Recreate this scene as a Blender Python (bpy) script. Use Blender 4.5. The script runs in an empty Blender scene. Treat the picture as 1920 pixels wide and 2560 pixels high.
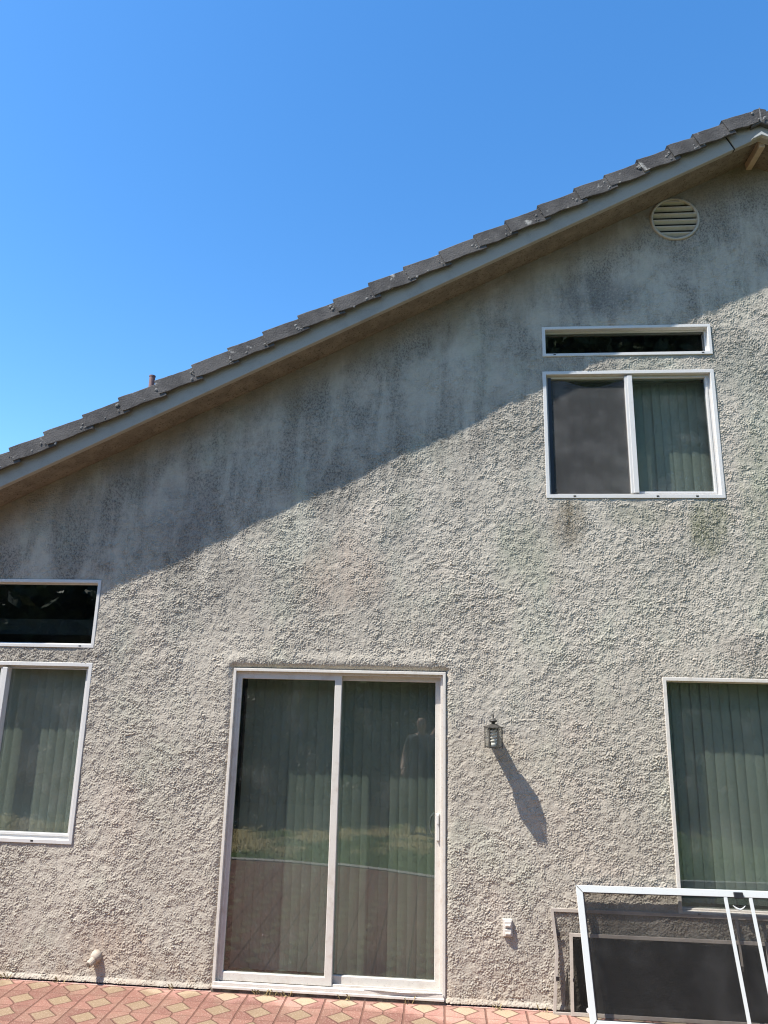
import bpy, bmesh, math, random
import numpy as np
from mathutils import Vector, Matrix
S = bpy.context.scene
rad = math.radians

# ------------------------------------------------------------------ camera
cam = bpy.data.cameras.new('camera')
cam_o = bpy.data.objects.new('camera', cam)
S.collection.objects.link(cam_o)
CX, CY, CZ = 0.0, -5.1161, 1.9694
r_ = Vector((0.99656698, 0.07991511, 0.02162924))
u_ = Vector((-0.00198123, -0.23815799, 0.97122441))
w_ = Vector((-0.08276668, 0.96793303, 0.23718206))
cam_o.matrix_world = Matrix(((r_.x, u_.x, -w_.x, CX), (r_.y, u_.y, -w_.y, CY), (r_.z, u_.z, -w_.z, CZ), (0, 0, 0, 1)))
cam.sensor_fit = 'HORIZONTAL'; cam.sensor_width = 36.0
cam.lens = 36.0 * 1775 / 1920
cam.clip_start = 0.01; cam.clip_end = 2000
S.camera = cam_o

# ------------------------------------------------------------------ light
SUN = Vector((-1.51, -1.0, 2.86)).normalized()
W = bpy.data.worlds.new('World'); S.world = W; W.use_nodes = True
wn = W.node_tree.nodes
sky = wn.new('ShaderNodeTexSky'); sky.sky_type = 'NISHITA'; sky.sun_disc = False
sky.sun_elevation = math.asin(SUN.z); sky.sun_rotation = math.atan2(SUN.x, SUN.y)
sky.altitude = 100; sky.air_density = 1.0; sky.dust_density = 0.3; sky.ozone_density = 1.6
hs = wn.new('ShaderNodeHueSaturation'); hs.inputs['Saturation'].default_value = 1.31; hs.inputs['Value'].default_value = 1.19
W.node_tree.links.new(sky.outputs[0], hs.inputs['Color']); W.node_tree.links.new(hs.outputs[0], wn['Background'].inputs[0])
wn['Background'].inputs[1].default_value = 0.13
sl = bpy.data.lights.new('sun', 'SUN'); sl.energy = 4.9; sl.angle = rad(0.5); sl.color = (1.0, 0.96, 0.88)
so = bpy.data.objects.new('sun', sl); S.collection.objects.link(so)
so.rotation_euler = SUN.to_track_quat('Z', 'Y').to_euler(); so.location = SUN * 40
S.view_settings.view_transform = 'Standard'; S.view_settings.look = 'None'
S.view_settings.exposure = 0.93; S.view_settings.gamma = 1.0
S.cycles.use_denoising = True; S.cycles.use_adaptive_sampling = False; S.cycles.filter_width = 1.15; S.cycles.max_bounces = 8; S.cycles.transparent_max_bounces = 24

rng = np.random.default_rng(7)
rnd = random.Random(11)

# ------------------------------------------------------------------ material helpers
class NT:
    def __init__(self, name):
        self.m = bpy.data.materials.new(name); self.m.use_nodes = True
        self.t = self.m.node_tree; self.n = self.t.nodes; self.l = self.t.links
        self.b = self.n['Principled BSDF']; self.out = self.n['Material Output']
    def new(self, k, **kw):
        x = self.n.new(k)
        for a, v in kw.items(): setattr(x, a, v)
        return x
    def put(self, sock, v):
        if isinstance(v, bpy.types.NodeSocket): self.l.new(v, sock)
        elif isinstance(v, (tuple, list)) and len(v) == 3 and sock.type == 'RGBA': sock.default_value = (*v, 1)
        else: sock.default_value = v
    def pos(self):
        if not hasattr(self, '_p'): self._p = self.new('ShaderNodeNewGeometry').outputs['Position']
        return self._p
    def obj(self):
        if not hasattr(self, '_o'): self._o = self.new('ShaderNodeTexCoord').outputs['Object']
        return self._o
    def scaled(self, v, s, off=(0, 0, 0)):
        x = self.new('ShaderNodeMapping'); self.put(x.inputs[0], v)
        x.inputs['Scale'].default_value = s; x.inputs['Location'].default_value = off
        return x.outputs[0]
    def noise(self, v, scale, detail=3, rough=.55, dist=0):
        x = self.new('ShaderNodeTexNoise'); self.put(x.inputs['Vector'], v)
        x.inputs['Scale'].default_value = scale; x.inputs['Detail'].default_value = detail
        x.inputs['Roughness'].default_value = rough; x.inputs['Distortion'].default_value = dist
        return x.outputs[0]
    def ramp(self, f, a, b, va=0., vb=1., smooth=True):
        x = self.new('ShaderNodeMapRange'); x.interpolation_type = 'SMOOTHSTEP' if smooth else 'LINEAR'
        self.put(x.inputs[0], f)
        for i, v in zip((1, 2, 3, 4), (a, b, va, vb)): x.inputs[i].default_value = v
        return x.outputs[0]
    def math(self, op, a, b=None, c=None, clamp=False):
        x = self.new('ShaderNodeMath', operation=op); x.use_clamp = clamp
        self.put(x.inputs[0], a)
        if b is not None: self.put(x.inputs[1], b)
        if c is not None: self.put(x.inputs[2], c)
        return x.outputs[0]
    def mix(self, f, a, b, mode='MIX'):
        x = self.new('ShaderNodeMix', data_type='RGBA'); x.blend_type = mode
        self.put(x.inputs[0], f); self.put(x.inputs[6], a); self.put(x.inputs[7], b)
        return x.outputs[2]
    def sep(self, v):
        x = self.new('ShaderNodeSeparateXYZ'); self.put(x.inputs[0], v); return x.outputs
    def bump(self, h, strength, dist=.01):
        x = self.new('ShaderNodeBump'); x.inputs['Strength'].default_value = strength
        x.inputs['Distance'].default_value = dist; self.put(x.inputs['Height'], h)
        self.l.new(x.outputs[0], self.b.inputs['Normal']); return x.outputs[0]
    def set(self, **kw):
        for k, v in kw.items(): self.put(self.b.inputs[k.replace('_', ' ')], v)
        return self.m

def stucco():
    n = NT('stucco'); p = n.pos(); x, y, z = n.sep(p)
    c = n.mix(n.ramp(n.noise(p, 1.1, 4), .38, .66), (.41, .368, .306), (.46, .413, .345))
    c = n.mix(n.math('MULTIPLY', n.ramp(n.noise(n.scaled(p, (1, 1, .6), (7, 3, 1)), 2.3, 4), .50, .68), .40), c, (.41, .41, .325))   # algae tint
    c = n.mix(n.math('MULTIPLY', n.ramp(n.noise(n.scaled(p, (1, 1, .8), (2, 9, 5)), 1.9, 4), .52, .68), .36), c, (.49, .405, .335))    # pinkish old paint
    c = n.mix(n.math('MULTIPLY', n.ramp(n.noise(p, 38, 3, .6), .46, .72), .28), c, (.30, .285, .255))
    # mildew and some painted-in shade under the verge: vertical dark streaks and fine speckle high on the wall
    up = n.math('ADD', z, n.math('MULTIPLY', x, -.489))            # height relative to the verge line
    hi = n.math('MULTIPLY', n.ramp(up, 2.75, 3.95), n.ramp(up, 5.1, 4.6, .35, 1.))  # mildew carried on up to the eave, which also paints in some shade there
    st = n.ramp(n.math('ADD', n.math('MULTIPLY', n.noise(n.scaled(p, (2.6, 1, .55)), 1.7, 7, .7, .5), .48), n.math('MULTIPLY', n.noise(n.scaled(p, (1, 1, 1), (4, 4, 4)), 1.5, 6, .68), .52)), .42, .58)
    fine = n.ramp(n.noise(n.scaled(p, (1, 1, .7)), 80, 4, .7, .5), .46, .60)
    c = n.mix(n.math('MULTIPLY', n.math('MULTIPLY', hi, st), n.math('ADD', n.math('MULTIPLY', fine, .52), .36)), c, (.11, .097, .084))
    c = n.mix(n.math('MULTIPLY', n.ramp(n.math('ADD', up, n.math('MULTIPLY', n.math('SUBTRACT', n.noise(n.scaled(p, (1.6, 1, .7)), 2.6, 5, .65), .5), 1.1)), 4.45, 5.0), .62), c, (.20, .155, .105))   # brown shade under the eave painted into the colour, with a ragged lower edge
    # stains below the upper window and beside it
    def blob(cx, cz, rx, rz, col, k, cc):
        d = n.math('ADD', n.math('POWER', n.math('DIVIDE', n.math('SUBTRACT', x, cx), rx), 2.0), n.math('POWER', n.math('DIVIDE', n.math('SUBTRACT', z, cz), rz), 2.0))
        d = n.math('ADD', d, n.math('MULTIPLY', n.math('SUBTRACT', n.noise(n.scaled(p, (2.4, 1, .7)), 4.5, 5, .65), .5), 3.6))
        return n.mix(n.math('MULTIPLY', n.ramp(d, 1.7, -.5), n.math('MULTIPLY', n.ramp(n.noise(p, 60, 3), .22, .55), min(1., k * 1.25))), cc, col)
    for (cx, cz, rx, rz, col, k) in ((.92, 3.14, .12, .20, (.17, .135, .09), .75), (1.90, 3.12, .16, .22, (.18, .18, .11), .7), (1.45, 3.2, .3, .1, (.24, .23, .17), .55),
                                     (2.35, 3.3, .25, .7, (.25, .26, .18), .5), (.6, 2.9, .25, .3, (.25, .26, .18), .35), (2.25, 4.35, .22, .3, (.2, .2, .17), .55),
                                     (-.75, 2.75, .35, .3, (.36, .27, .21), .4), (-2.0, 3.2, .3, .3, (.25, .22, .2), .4), (1.2, 4.95, .35, .2, (.16, .15, .14), .55),
                                     (-2.6, 2.14, .12, .05, (.16, .14, .12), .7), (2.1, 2.25, .25, .12, (.26, .22, .19), .5), (-2.2, .25, .3, .15, (.40, .31, .24), .5)):
        c = blob(cx, cz, rx, rz, col, k, c)
    # soil splash low on the wall
    c = n.mix(n.math('MULTIPLY', n.ramp(z, .35, 0.), n.ramp(n.noise(p, 9, 4), .35, .7, 0., .55)), c, (.40, .31, .23))
    n.bump(n.noise(p, 170, 3, .6), .5, .004)
    return n.set(Base_Color=c, Roughness=.95, Specular_IOR_Level=.15)

def painted(name, col, dirt=(.45, .40, .33), k=.35, rough=.45, scale=9.):
    n = NT(name); p = n.pos()
    f = n.ramp(n.noise(p, scale, 5, .65), .48, .75)
    c = n.mix(n.math('MULTIPLY', f, k), col, dirt)
    c = n.mix(n.math('MULTIPLY', n.ramp(n.noise(p, 140, 2), .62, .72), k * .9), c, tuple(v * .35 for v in dirt))
    n.bump(n.noise(p, 60, 3), .12, .002)
    return n.set(Base_Color=c, Roughness=rough)

def glass(name, tint, boost=2.3, dust=.02):
    n = NT(name); n.n.remove(n.b)
    tr = n.new('ShaderNodeBsdfTransparent'); tr.inputs[0].default_value = (*tint, 1)
    gl = n.new('ShaderNodeBsdfGlossy'); gl.inputs['Roughness'].default_value = 0.004
    p = n.pos()
    bp = n.new('ShaderNodeBump'); bp.inputs['Strength'].default_value = .04; bp.inputs['Distance'].default_value = .004
    n.put(bp.inputs['Height'], n.noise(p, 2.2, 2)); n.l.new(bp.outputs[0], gl.inputs['Normal'])
    g = n.new('ShaderNodeNewGeometry'); vd = n.new('ShaderNodeVectorMath', operation='DOT_PRODUCT')
    n.l.new(g.outputs['Incoming'], vd.inputs[0]); n.l.new(g.outputs['Normal'], vd.inputs[1])
    c = n.math('SUBTRACT', 1.0, n.math('ABSOLUTE', vd.outputs['Value']), clamp=True)
    f = n.math('MULTIPLY', n.math('MULTIPLY_ADD', n.math('POWER', c, 5.0), .96, .04), boost, clamp=True)
    m1 = n.new('ShaderNodeMixShader'); n.put(m1.inputs[0], f); n.l.new(tr.outputs[0], m1.inputs[1]); n.l.new(gl.outputs[0], m1.inputs[2])
    df = n.new('ShaderNodeBsdfDiffuse'); df.inputs[0].default_value = (.55, .53, .48, 1)
    d = n.math('ADD', n.ramp(n.noise(p, 3.5, 5, .7), .45, .8, dust * .4, dust * 2), n.ramp(n.noise(p, 90, 2), .70, .76, 0, .30))
    m2 = n.new('ShaderNodeMixShader'); n.put(m2.inputs[0], d); n.l.new(m1.outputs[0], m2.inputs[1]); n.l.new(df.outputs[0], m2.inputs[2])
    n.l.new(m2.outputs[0], n.out.inputs[0]); return n.m

def mesh_screen(name, col, opac):
    n = NT(name); n.n.remove(n.b); p = n.pos()
    tr = n.new('ShaderNodeBsdfTransparent')
    df = n.new('ShaderNodeBsdfDiffuse'); c = n.mix(n.ramp(n.noise(p, 5, 4), .4, .75), col, tuple(v * 1.8 for v in col)); n.put(df.inputs[0], c)
    f = n.ramp(n.noise(p, 4, 4), .3, .7, opac - .05, opac + .05)
    m = n.new('ShaderNodeMixShader'); n.put(m.inputs[0], f); n.l.new(tr.outputs[0], m.inputs[1]); n.l.new(df.outputs[0], m.inputs[2])
    n.l.new(m.outputs[0], n.out.inputs[0]); return n.m

def rough_mat(name, a, b, scale=6, rough=.9, bump=.4, bscale=60, spots=None):
    n = NT(name); p = n.pos()
    c = n.mix(n.ramp(n.noise(p, scale, 5, .6), .35, .68), a, b)
    if spots: c = n.mix(n.ramp(n.noise(n.scaled(p, (1, 1, 1), (3, 1, 2)), spots[1], 4, .6), spots[2], spots[2] + .09, 0, .8), c, spots[0])
    n.bump(n.noise(p, bscale, 4), bump, .006)
    return n.set(Base_Color=c, Roughness=rough, Specular_IOR_Level=.3)

def patio_mat():
    n = NT('stamped_concrete'); p = n.pos(); x, y, z = n.sep(p)
    P, Q, X0, Y0 = .2515, .2, .018 - .2515 * 40, -.07 - .1 - .2 * 60
    wob = n.math('MULTIPLY', n.math('SUBTRACT', n.noise(p, 14, 2), .5), .010)
    cx = n.math('DIVIDE', n.math('SUBTRACT', n.math('ADD', x, wob), X0), P); cy = n.math('DIVIDE', n.math('SUBTRACT', n.math('ADD', y, wob), Y0), Q)
    u = n.math('MULTIPLY', n.math('SUBTRACT', n.math('FRACT', cx), .5), P); v = n.math('MULTIPLY', n.math('SUBTRACT', n.math('FRACT', cy), .5), Q)
    au, av = n.math('ABSOLUTE', u), n.math('ABSOLUTE', v)
    d = n.math('ADD', n.math('DIVIDE', au, .085), n.math('DIVIDE', av, .076))
    dia = n.math('LESS_THAN', d, 1.0)
    out = n.math('GREATER_THAN', d, .98)
    def line(dist, w): return n.ramp(dist, w, w * .4, 0, 1)
    l1 = line(n.math('SUBTRACT', P / 2, au), .0085)                                   # long joints running out from the wall
    l2 = n.math('MULTIPLY', line(n.math('ABSOLUTE', n.math('SUBTRACT', d, 1.0)), .11), .95)   # round each diamond
    l3 = n.math('MULTIPLY', line(au, .007), out)
    l4 = n.math('MULTIPLY', line(n.math('SUBTRACT', Q / 2, av), .0035), .55)
    l5 = n.math('MULTIPLY', n.math('MULTIPLY', line(av, .003), out), .3)
    L = n.math('MAXIMUM', n.math('MAXIMUM', l1, l2), n.math('MAXIMUM', l3, n.math('MAXIMUM', l4, l5)))
    wall_lip = n.math('GREATER_THAN', y, -.022)
    # one random tint for each quarter piece of a cell
    fx = n.math('ADD', n.math('FLOOR', n.math('MULTIPLY', cx, 2.)), 0.); fy = n.math('FLOOR', n.math('MULTIPLY', cy, 2.))
    cmb = n.new('ShaderNodeCombineXYZ'); n.put(cmb.inputs[0], fx); n.put(cmb.inputs[1], fy)
    wnz = n.new('ShaderNodeTexWhiteNoise', noise_dimensions='2D'); n.put(wnz.inputs[0], cmb.outputs[0])
    red = n.mix(wnz.outputs[0], (.27, .13, .105), (.41, .215, .17))
    sand = n.mix(n.noise(p, 12, 4), (.32, .235, .15), (.43, .325, .215))
    c = n.mix(dia, red, sand)
    c = n.mix(n.ramp(n.noise(p, 5, 6, .65), .42, .70, 0, .5), c, (.34, .235, .17))       # worn, dusty patches
    walk = n.math('ADD', n.math('ADD', y, n.math('MULTIPLY', x, .055)), n.math('MULTIPLY', n.math('SUBTRACT', n.noise(p, 2.6, 5, .6), .5), .55))
    c = n.mix(n.ramp(walk, -.13, -.24, 0, .9), c, n.mix(1., c, (.60, .56, .52), 'MULTIPLY'))                    # trodden, dusty zone out from the wall
    c = n.mix(n.ramp(n.noise(p, 110, 3), .5, .75, 0, .3), c, (.66, .5, .4))
    c = n.mix(wall_lip, c, (.56, .33, .27))
    dirt = n.mix(n.noise(p, 40, 2), (.11, .05, .035), (.17, .085, .06))
    L = n.math('MULTIPLY', L, n.math('SUBTRACT', 1.0, wall_lip))
    L = n.math('MAXIMUM', L, line(n.math('ABSOLUTE', n.math('ADD', y, .024)), .005))
    c = n.mix(n.math('MULTIPLY', L, .88), c, dirt)
    h = n.math('ADD', n.math('MULTIPLY', L, -1.), n.math('MULTIPLY', n.noise(p, 70, 4), .35))
    n.bump(h, .8, .006)
    return n.set(Base_Color=c, Roughness=.85, Specular_IOR_Level=.3)

def lawn_mat():
    n = NT('lawn_soil'); p = n.pos(); x, y, z = n.sep(p)
    dry = n.ramp(n.math('ADD', n.math('ADD', n.noise(p, 1.3, 4), n.math('MULTIPLY', y, -.10)), n.math('MULTIPLY', x, -.045)), .95, 1.12)
    c = n.mix(dry, (.095, .145, .042), (.40, .32, .15))
    return n.set(Base_Color=c, Roughness=.95)

def leaf_mat(name, a, b):
    n = NT(name); p = n.pos()
    c = n.mix(n.ramp(n.noise(p, 1.2, 3), .35, .65), a, b)
    c = n.mix(n.ramp(n.noise(p, 9, 2), .4, .7, 0, .6), c, tuple(v * .6 for v in a))
    return n.set(Base_Color=c, Roughness=.55)

M = dict(
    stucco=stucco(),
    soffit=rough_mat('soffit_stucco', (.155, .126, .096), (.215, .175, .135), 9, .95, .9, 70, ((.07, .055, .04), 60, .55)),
    white=painted('white_paint', (.57, .555, .535), (.50, .45, .38), .30, .4),
    cream=painted('cream_paint', (.60, .56, .505), (.42, .34, .27), .45, .45, 14.),
    fascia=painted('fascia_paint', (.30, .275, .235), (.15, .14, .125), .4, .6, 5.),
    wood=painted('tan_wood', (.46, .35, .25), (.25, .18, .12), .5, .7, 20.),
    capmetal=painted('pale_metal', (.42, .41, .37), (.4, .36, .3), .3, .4),
    tile=rough_mat('roof_tile', (.058, .054, .053), (.10, .093, .09), 7, .92, .7, 90, ((.40, .38, .35), 9, .63)),
    mortar=rough_mat('mortar', (.13, .125, .12), (.22, .21, .20), 20, .95, .6, 80),
    vent=painted('vent_paint', (.42, .37, .30), (.25, .2, .15), .45, .5, 10.),
    dark=rough_mat('dark_void', (.012, .012, .012), (.02, .02, .02)),
    inside=rough_mat('room_paint', (.10, .09, .08), (.13, .12, .10), 3, .9, .1),
    sill=rough_mat('grimy_concrete', (.17, .145, .115), (.06, .05, .04), 14, .95, .5, 90, ((.30, .26, .2), 40, .6)),
    patio=patio_mat(), lawn=lawn_mat(),
    soil=rough_mat('soil', (.13, .10, .07), (.20, .16, .11), 2, .95),
    curb=rough_mat('curb_concrete', (.42, .39, .35), (.52, .49, .44), 5, .9),
    blind=painted('blind_vinyl', (.55, .57, .50), (.36, .37, .31), .15, .5, 3.),
    rail=painted('blind_rail', (.5, .5, .46), (.35, .33, .3), .2, .5),
    pane=glass('window_glass', (.77, .80, .78), 1.75, .036),
    doorpane=glass('door_glass', (.74, .78, .755), 2.2, .024),
    clearpane=glass('lamp_glass', (.93, .93, .92), 1.0, .06),
    transom=glass('transom_glass', (.7, .74, .74), 2.0, .006),
    screenmesh=mesh_screen('grey_screen_mesh', (.075, .072, .07), .52),
    bigmesh=mesh_screen('charcoal_screen_mesh', (.032, .032, .032), .29),
    lightmesh=mesh_screen('thin_screen_mesh', (.06, .05, .045), .14),
    densemesh=mesh_screen('solar_screen_mesh', (.014, .0135, .013), .60),
    aluwhite=painted('white_aluminium', (.54, .56, .555), (.55, .55, .52), .2, .35),
    alutan=painted('tan_aluminium', (.42, .37, .32), (.25, .2, .16), .4, .5, 18.),
    black=painted('black_plastic', (.014, .014, .017), (.05, .05, .05), .3, .45),
    bronze=painted('aged_bronze', (.045, .040, .034), (.13, .12, .10), .5, .5, 25.),
    bulb=painted('bulb_white', (.82, .80, .72), (.6, .55, .45), .1, .35),
    pipe=painted('brown_pipe', (.19, .10, .085), (.10, .06, .05), .5, .6),
    leaf_dark=leaf_mat('leaf_dark', (.030, .055, .018), (.055, .085, .028)),
    leaf_mid=leaf_mat('leaf_mid', (.055, .085, .03), (.085, .115, .04)),
    leaf_red=leaf_mat('leaf_red', (.10, .018, .018), (.14, .035, .028)),
    straw=rough_mat('straw', (.42, .33, .17), (.30, .25, .10), 30),
    bark=rough_mat('bark', (.09, .07, .05), (.16, .13, .10), 8, .95, .8, 30),
    skin=painted('skin', (.46, .29, .21), (.40, .22, .16), .3, .55, 6.),
    shirt=rough_mat('grey_shirt', (.085, .085, .09), (.11, .11, .115), 6, .9, .2, 200),
    trousers=rough_mat('dark_trousers', (.035, .037, .045), (.05, .052, .06), 6, .9, .2, 200),
    hair=rough_mat('dark_hair', (.018, .013, .01), (.035, .025, .018), 30, .6, .5, 200),
)

# ------------------------------------------------------------------ mesh helpers
class MB:
    """collects shapes and links them as ONE mesh object"""
    def __init__(s): s.v = []; s.f = []
    def add(s, vs, fs):
        k = len(s.v); s.v += [tuple(v) for v in vs]; s.f += [tuple(i + k for i in f) for f in fs]
    def box(s, x0, x1, y0, y1, z0, z1):
        s.add([(x0, y0, z0), (x1, y0, z0), (x1, y1, z0), (x0, y1, z0), (x0, y0, z1), (x1, y0, z1), (x1, y1, z1), (x0, y1, z1)],
              [(0, 3, 2, 1), (4, 5, 6, 7), (0, 1, 5, 4), (1, 2, 6, 5), (2, 3, 7, 6), (3, 0, 4, 7)])
    def prism(s, a, b):
        """a, b: two matching loops of points"""
        n = len(a)
        s.add(list(a) + list(b), [tuple(range(n))[::-1], tuple(range(n, 2 * n))] + [(i, (i + 1) % n, n + (i + 1) % n, n + i) for i in range(n)])
    def ring(s, x0, x1, z0, z1, w, y0, y1):
        """mitred rectangular frame; w = width or (left, right, bottom, top)"""
        l, r, b, t = (w,) * 4 if isinstance(w, (int, float)) else w
        s.frame([(x0, z0), (x1, z0), (x1, z1), (x0, z1)], [(x0 + l, z0 + b), (x1 - r, z0 + b), (x1 - r, z1 - t), (x0 + l, z1 - t)], lambda x, z: (x, y0, z), lambda x, z: (x, y1, z))
    def frame(s, O, I, F, B):
        v = [F(*p) for p in O] + [F(*p) for p in I] + [B(*p) for p in O] + [B(*p) for p in I]
        f = []
        for i in range(4):
            j = (i + 1) % 4
            f += [(i, j, 4 + j, 4 + i), (8 + j, 8 + i, 12 + i, 12 + j), (j, i, 8 + i, 8 + j), (4 + i, 4 + j, 12 + j, 12 + i)]
        s.add(v, f)
    def tube(s, pts, radii, n=10, cap=True):
        pts = [Vector(p) for p in pts]; k0 = []
        if isinstance(radii, (int, float)): radii = [radii] * len(pts)
        for i, p in enumerate(pts):
            d = (pts[min(i + 1, len(pts) - 1)] - pts[max(i - 1, 0)]).normalized()
            a = d.orthogonal().normalized() if i == 0 else (a - d * a.dot(d)).normalized()
            b = d.cross(a)
            k0.append([p + (a * math.cos(2 * math.pi * t / n) + b * math.sin(2 * math.pi * t / n)) * radii[i] for t in range(n)])
        vs = [q for ring in k0 for q in ring]; fs = []
        for i in range(len(pts) - 1):
            for t in range(n): fs.append((i * n + t, i * n + (t + 1) % n, (i + 1) * n + (t + 1) % n, (i + 1) * n + t))
        if cap: fs += [tuple(range(n))[::-1], tuple(range((len(pts) - 1) * n, len(pts) * n))]
        s.add(vs, fs)
    def lathe(s, cx, cy, prof, n=24, a0=0., axis='z'):
        vs = []; fs = []
        for r, z in prof:
            for t in range(n):
                a = a0 + 2 * math.pi * t / n
                vs.append((cx + r * math.cos(a), cy + r * math.sin(a), z))
        for i in range(len(prof) - 1):
            for t in range(n): fs.append((i * n + t, i * n + (t + 1) % n, (i + 1) * n + (t + 1) % n, (i + 1) * n + t))
        fs += [tuple(range(n))[::-1], tuple(range((len(prof) - 1) * n, len(prof) * n))]
        s.add(vs, fs)
    def build(s, name, mat, parent=None, bevel=0., smooth=False, org=None):
        me = bpy.data.meshes.new(name); me.from_pydata([tuple(v) for v in s.v], [], s.f)
        bm = bmesh.new(); bm.from_mesh(me); bmesh.ops.recalc_face_normals(bm, faces=bm.faces)
        if bevel:
            es = [e for e in bm.edges if len(e.link_faces) == 2 and e.calc_face_angle(0) > .5]
            bmesh.ops.bevel(bm, geom=es, offset=bevel, segments=1, affect='EDGES', clamp_overlap=True)
        bm.to_mesh(me); bm.free()
        if smooth: me.shade_smooth()
        return link(name, me, mat, parent, org)

def link(name, me, mat, parent=None, org=None):
    o = bpy.data.objects.new(name, me); S.collection.objects.link(o)
    if mat is not None: me.materials.append(mat)
    if org is not None:
        me.transform(Matrix.Translation(-Vector(org))); o.location = org
    if parent is not None:
        # parents are unrotated, so a child keeps its place by subtracting the parents' offset
        off = Vector((0, 0, 0)); q = parent
        while q: off += q.location; q = q.parent
        o.parent = parent; o.location = o.location - off
    return o

def empty(name, loc, label, cat, group=None):
    o = bpy.data.objects.new(name, None); S.collection.objects.link(o); o.location = loc
    o.empty_display_size = .1
    return tag(o, label, cat, group)
def tag(o, label=None, cat=None, group=None, kind=None):
    if label: o['label'] = label
    if cat: o['category'] = cat
    if group: o['group'] = group
    if kind: o['kind'] = kind
    return o

# ------------------------------------------------------------------ the house
XR = 2.42                                     # ridge
SL = .489
def zF(x): return 4.93 + SL * (x if x < XR else 2 * XR - x)          # lower edge of the fascia
XL, XE = -5.2, 10.04
house = empty('house', (XR, 4.5, 0), 'two-storey house with rough grey stucco gable wall, dark tiled verge and white windows', 'house')

# openings: x0, x1, z0, z1
UR = (.763, 2.020, 3.335, 4.327); TR = (.770, 2.026, 4.463, 4.701)
LR = (1.500, 3.33, .600, 2.060); DR = (-1.490, .020, .030, 2.067)
LLw = (-4.38, -2.552, .863, 2.076); LT = (-4.38, -2.558, 2.196, 2.687)
OPEN = [UR, TR, LR, DR, LLw, LT]
VX, VZ, VR = 1.838, 5.630, .190

def stucco_height():
    dx = .003; x0, z0 = -4.0, -.03; nx, nz = 2304, 2100
    fu = np.fft.fftfreq(nx, dx)[None, :]; fv = np.fft.fftfreq(nz, dx)[:, None]
    def low(wl):
        k = np.exp(-((fu**2 + fv**2) * wl**2)); a = np.fft.ifft2(np.fft.fft2(rng.standard_normal((nz, nx))) * k).real
        return (a - a.mean()) / a.std()
    th = np.pi * .62 + 1.35 * low(.34)                # direction of the trowel / brush strokes
    mix = np.clip(.42 + .75 * low(.22), 0, 1); ani = np.clip(2.1 + 1.3 * low(.4), .3, 4.6)
    def lumps(la, lb):
        tot = np.zeros((nz, nx)); ws = np.zeros((nz, nx)); N = 7
        for i in range(N):
            t = np.pi * i / N; a, b = fu * np.cos(t) + fv * np.sin(t), -fu * np.sin(t) + fv * np.cos(t)
            q = np.sqrt((a * la)**2 + (b * lb)**2)
            k = np.exp(-((q - 1) / .55)**2) + .5 * np.exp(-((q - 2.) / .7)**2)
            g = np.fft.ifft2(np.fft.fft2(rng.standard_normal((nz, nx))) * k).real; g /= g.std()
            w = np.exp(ani * np.cos(2 * (th - t))); tot += g * w; ws += w * w
        return tot / np.sqrt(ws)
    n = lumps(.0185, .0105) * np.sqrt(1 - mix) + lumps(.026, .0125) * np.sqrt(mix)
    l1, l2, l3 = low(.10), low(.5), low(.035)
    dens = np.clip(.66 + .22 * l1 + .17 * l2, .0, 1.3)
    t = np.clip((n - .05 - .9 * (.75 - dens)) / .85, 0, 1); h = t * t * (3 - 2 * t)
    h = h * np.clip(1 + .38 * l3, .3, 2.) * (.0026 + .0018 * dens)
    h += .0011 * low(.007) * (.35 + .65 * dens) + .0009 * low(.05) + .0022 * low(.5)
    # a few long trowel ridges
    xs = x0 + np.arange(nx) * dx; zs = z0 + np.arange(nz) * dx
    X, Z = np.meshgrid(xs, zs)
    for _ in range(110):
        cx, cz = rng.uniform(-3.6, 2.6), rng.uniform(.1, 5.2); R = rng.uniform(.3, 1.2); a0 = rng.uniform(0, 6.28); sp = rng.uniform(.08, .42) / R * .8
        d = np.hypot(X - cx, Z - cz) - R; an = np.angle(np.exp(1j * (np.arctan2(Z - cz, X - cx) - a0)))
        h += rng.choice([.0026, -.0024]) * np.exp(-(d / .0055)**2) * np.clip(1.2 - np.abs(an) / sp, 0, 1) * (.4 + .6 * (n > 0))
    def f(x, z):
        i = ((x - x0) / dx) % nx; j = np.clip((z - z0) / dx, 0, nz - 2)
        i0 = i.astype(int) % nx; j0 = j.astype(int); a = i - np.floor(i); b = j - j0; i1 = (i0 + 1) % nx
        return (h[j0, i0] * (1 - a) * (1 - b) + h[j0, i1] * a * (1 - b) + h[j0 + 1, i0] * (1 - a) * b + h[j0 + 1, i1] * a * b)
    return f

def axis(lo, hi, flo, fhi, step, marks):
    ms = sorted(set([flo, fhi] + [m for m in marks if flo < m < fhi])); out = []
    if lo < flo: out += list(np.linspace(lo, flo, max(2, int((flo - lo) / .010)))[:-1])
    for a, b in zip(ms[:-1], ms[1:]): out += list(np.linspace(a, b, max(2, int(round((b - a) / step)) + 1))[:-1])
    out.append(ms[-1])
    rest = [m for m in marks if fhi < m < hi]
    pts = [fhi] + rest + ([min(hi, fhi + 1.4)] if hi - fhi > 2 else []) + [hi]; pts = sorted(set(pts))
    for a, b in zip(pts[:-1], pts[1:]): out += list(np.linspace(a, b, max(2, int((b - a) / (.010 if b <= fhi + 1.41 else .08)) + 1))[1:])
    return np.array(out)

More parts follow.
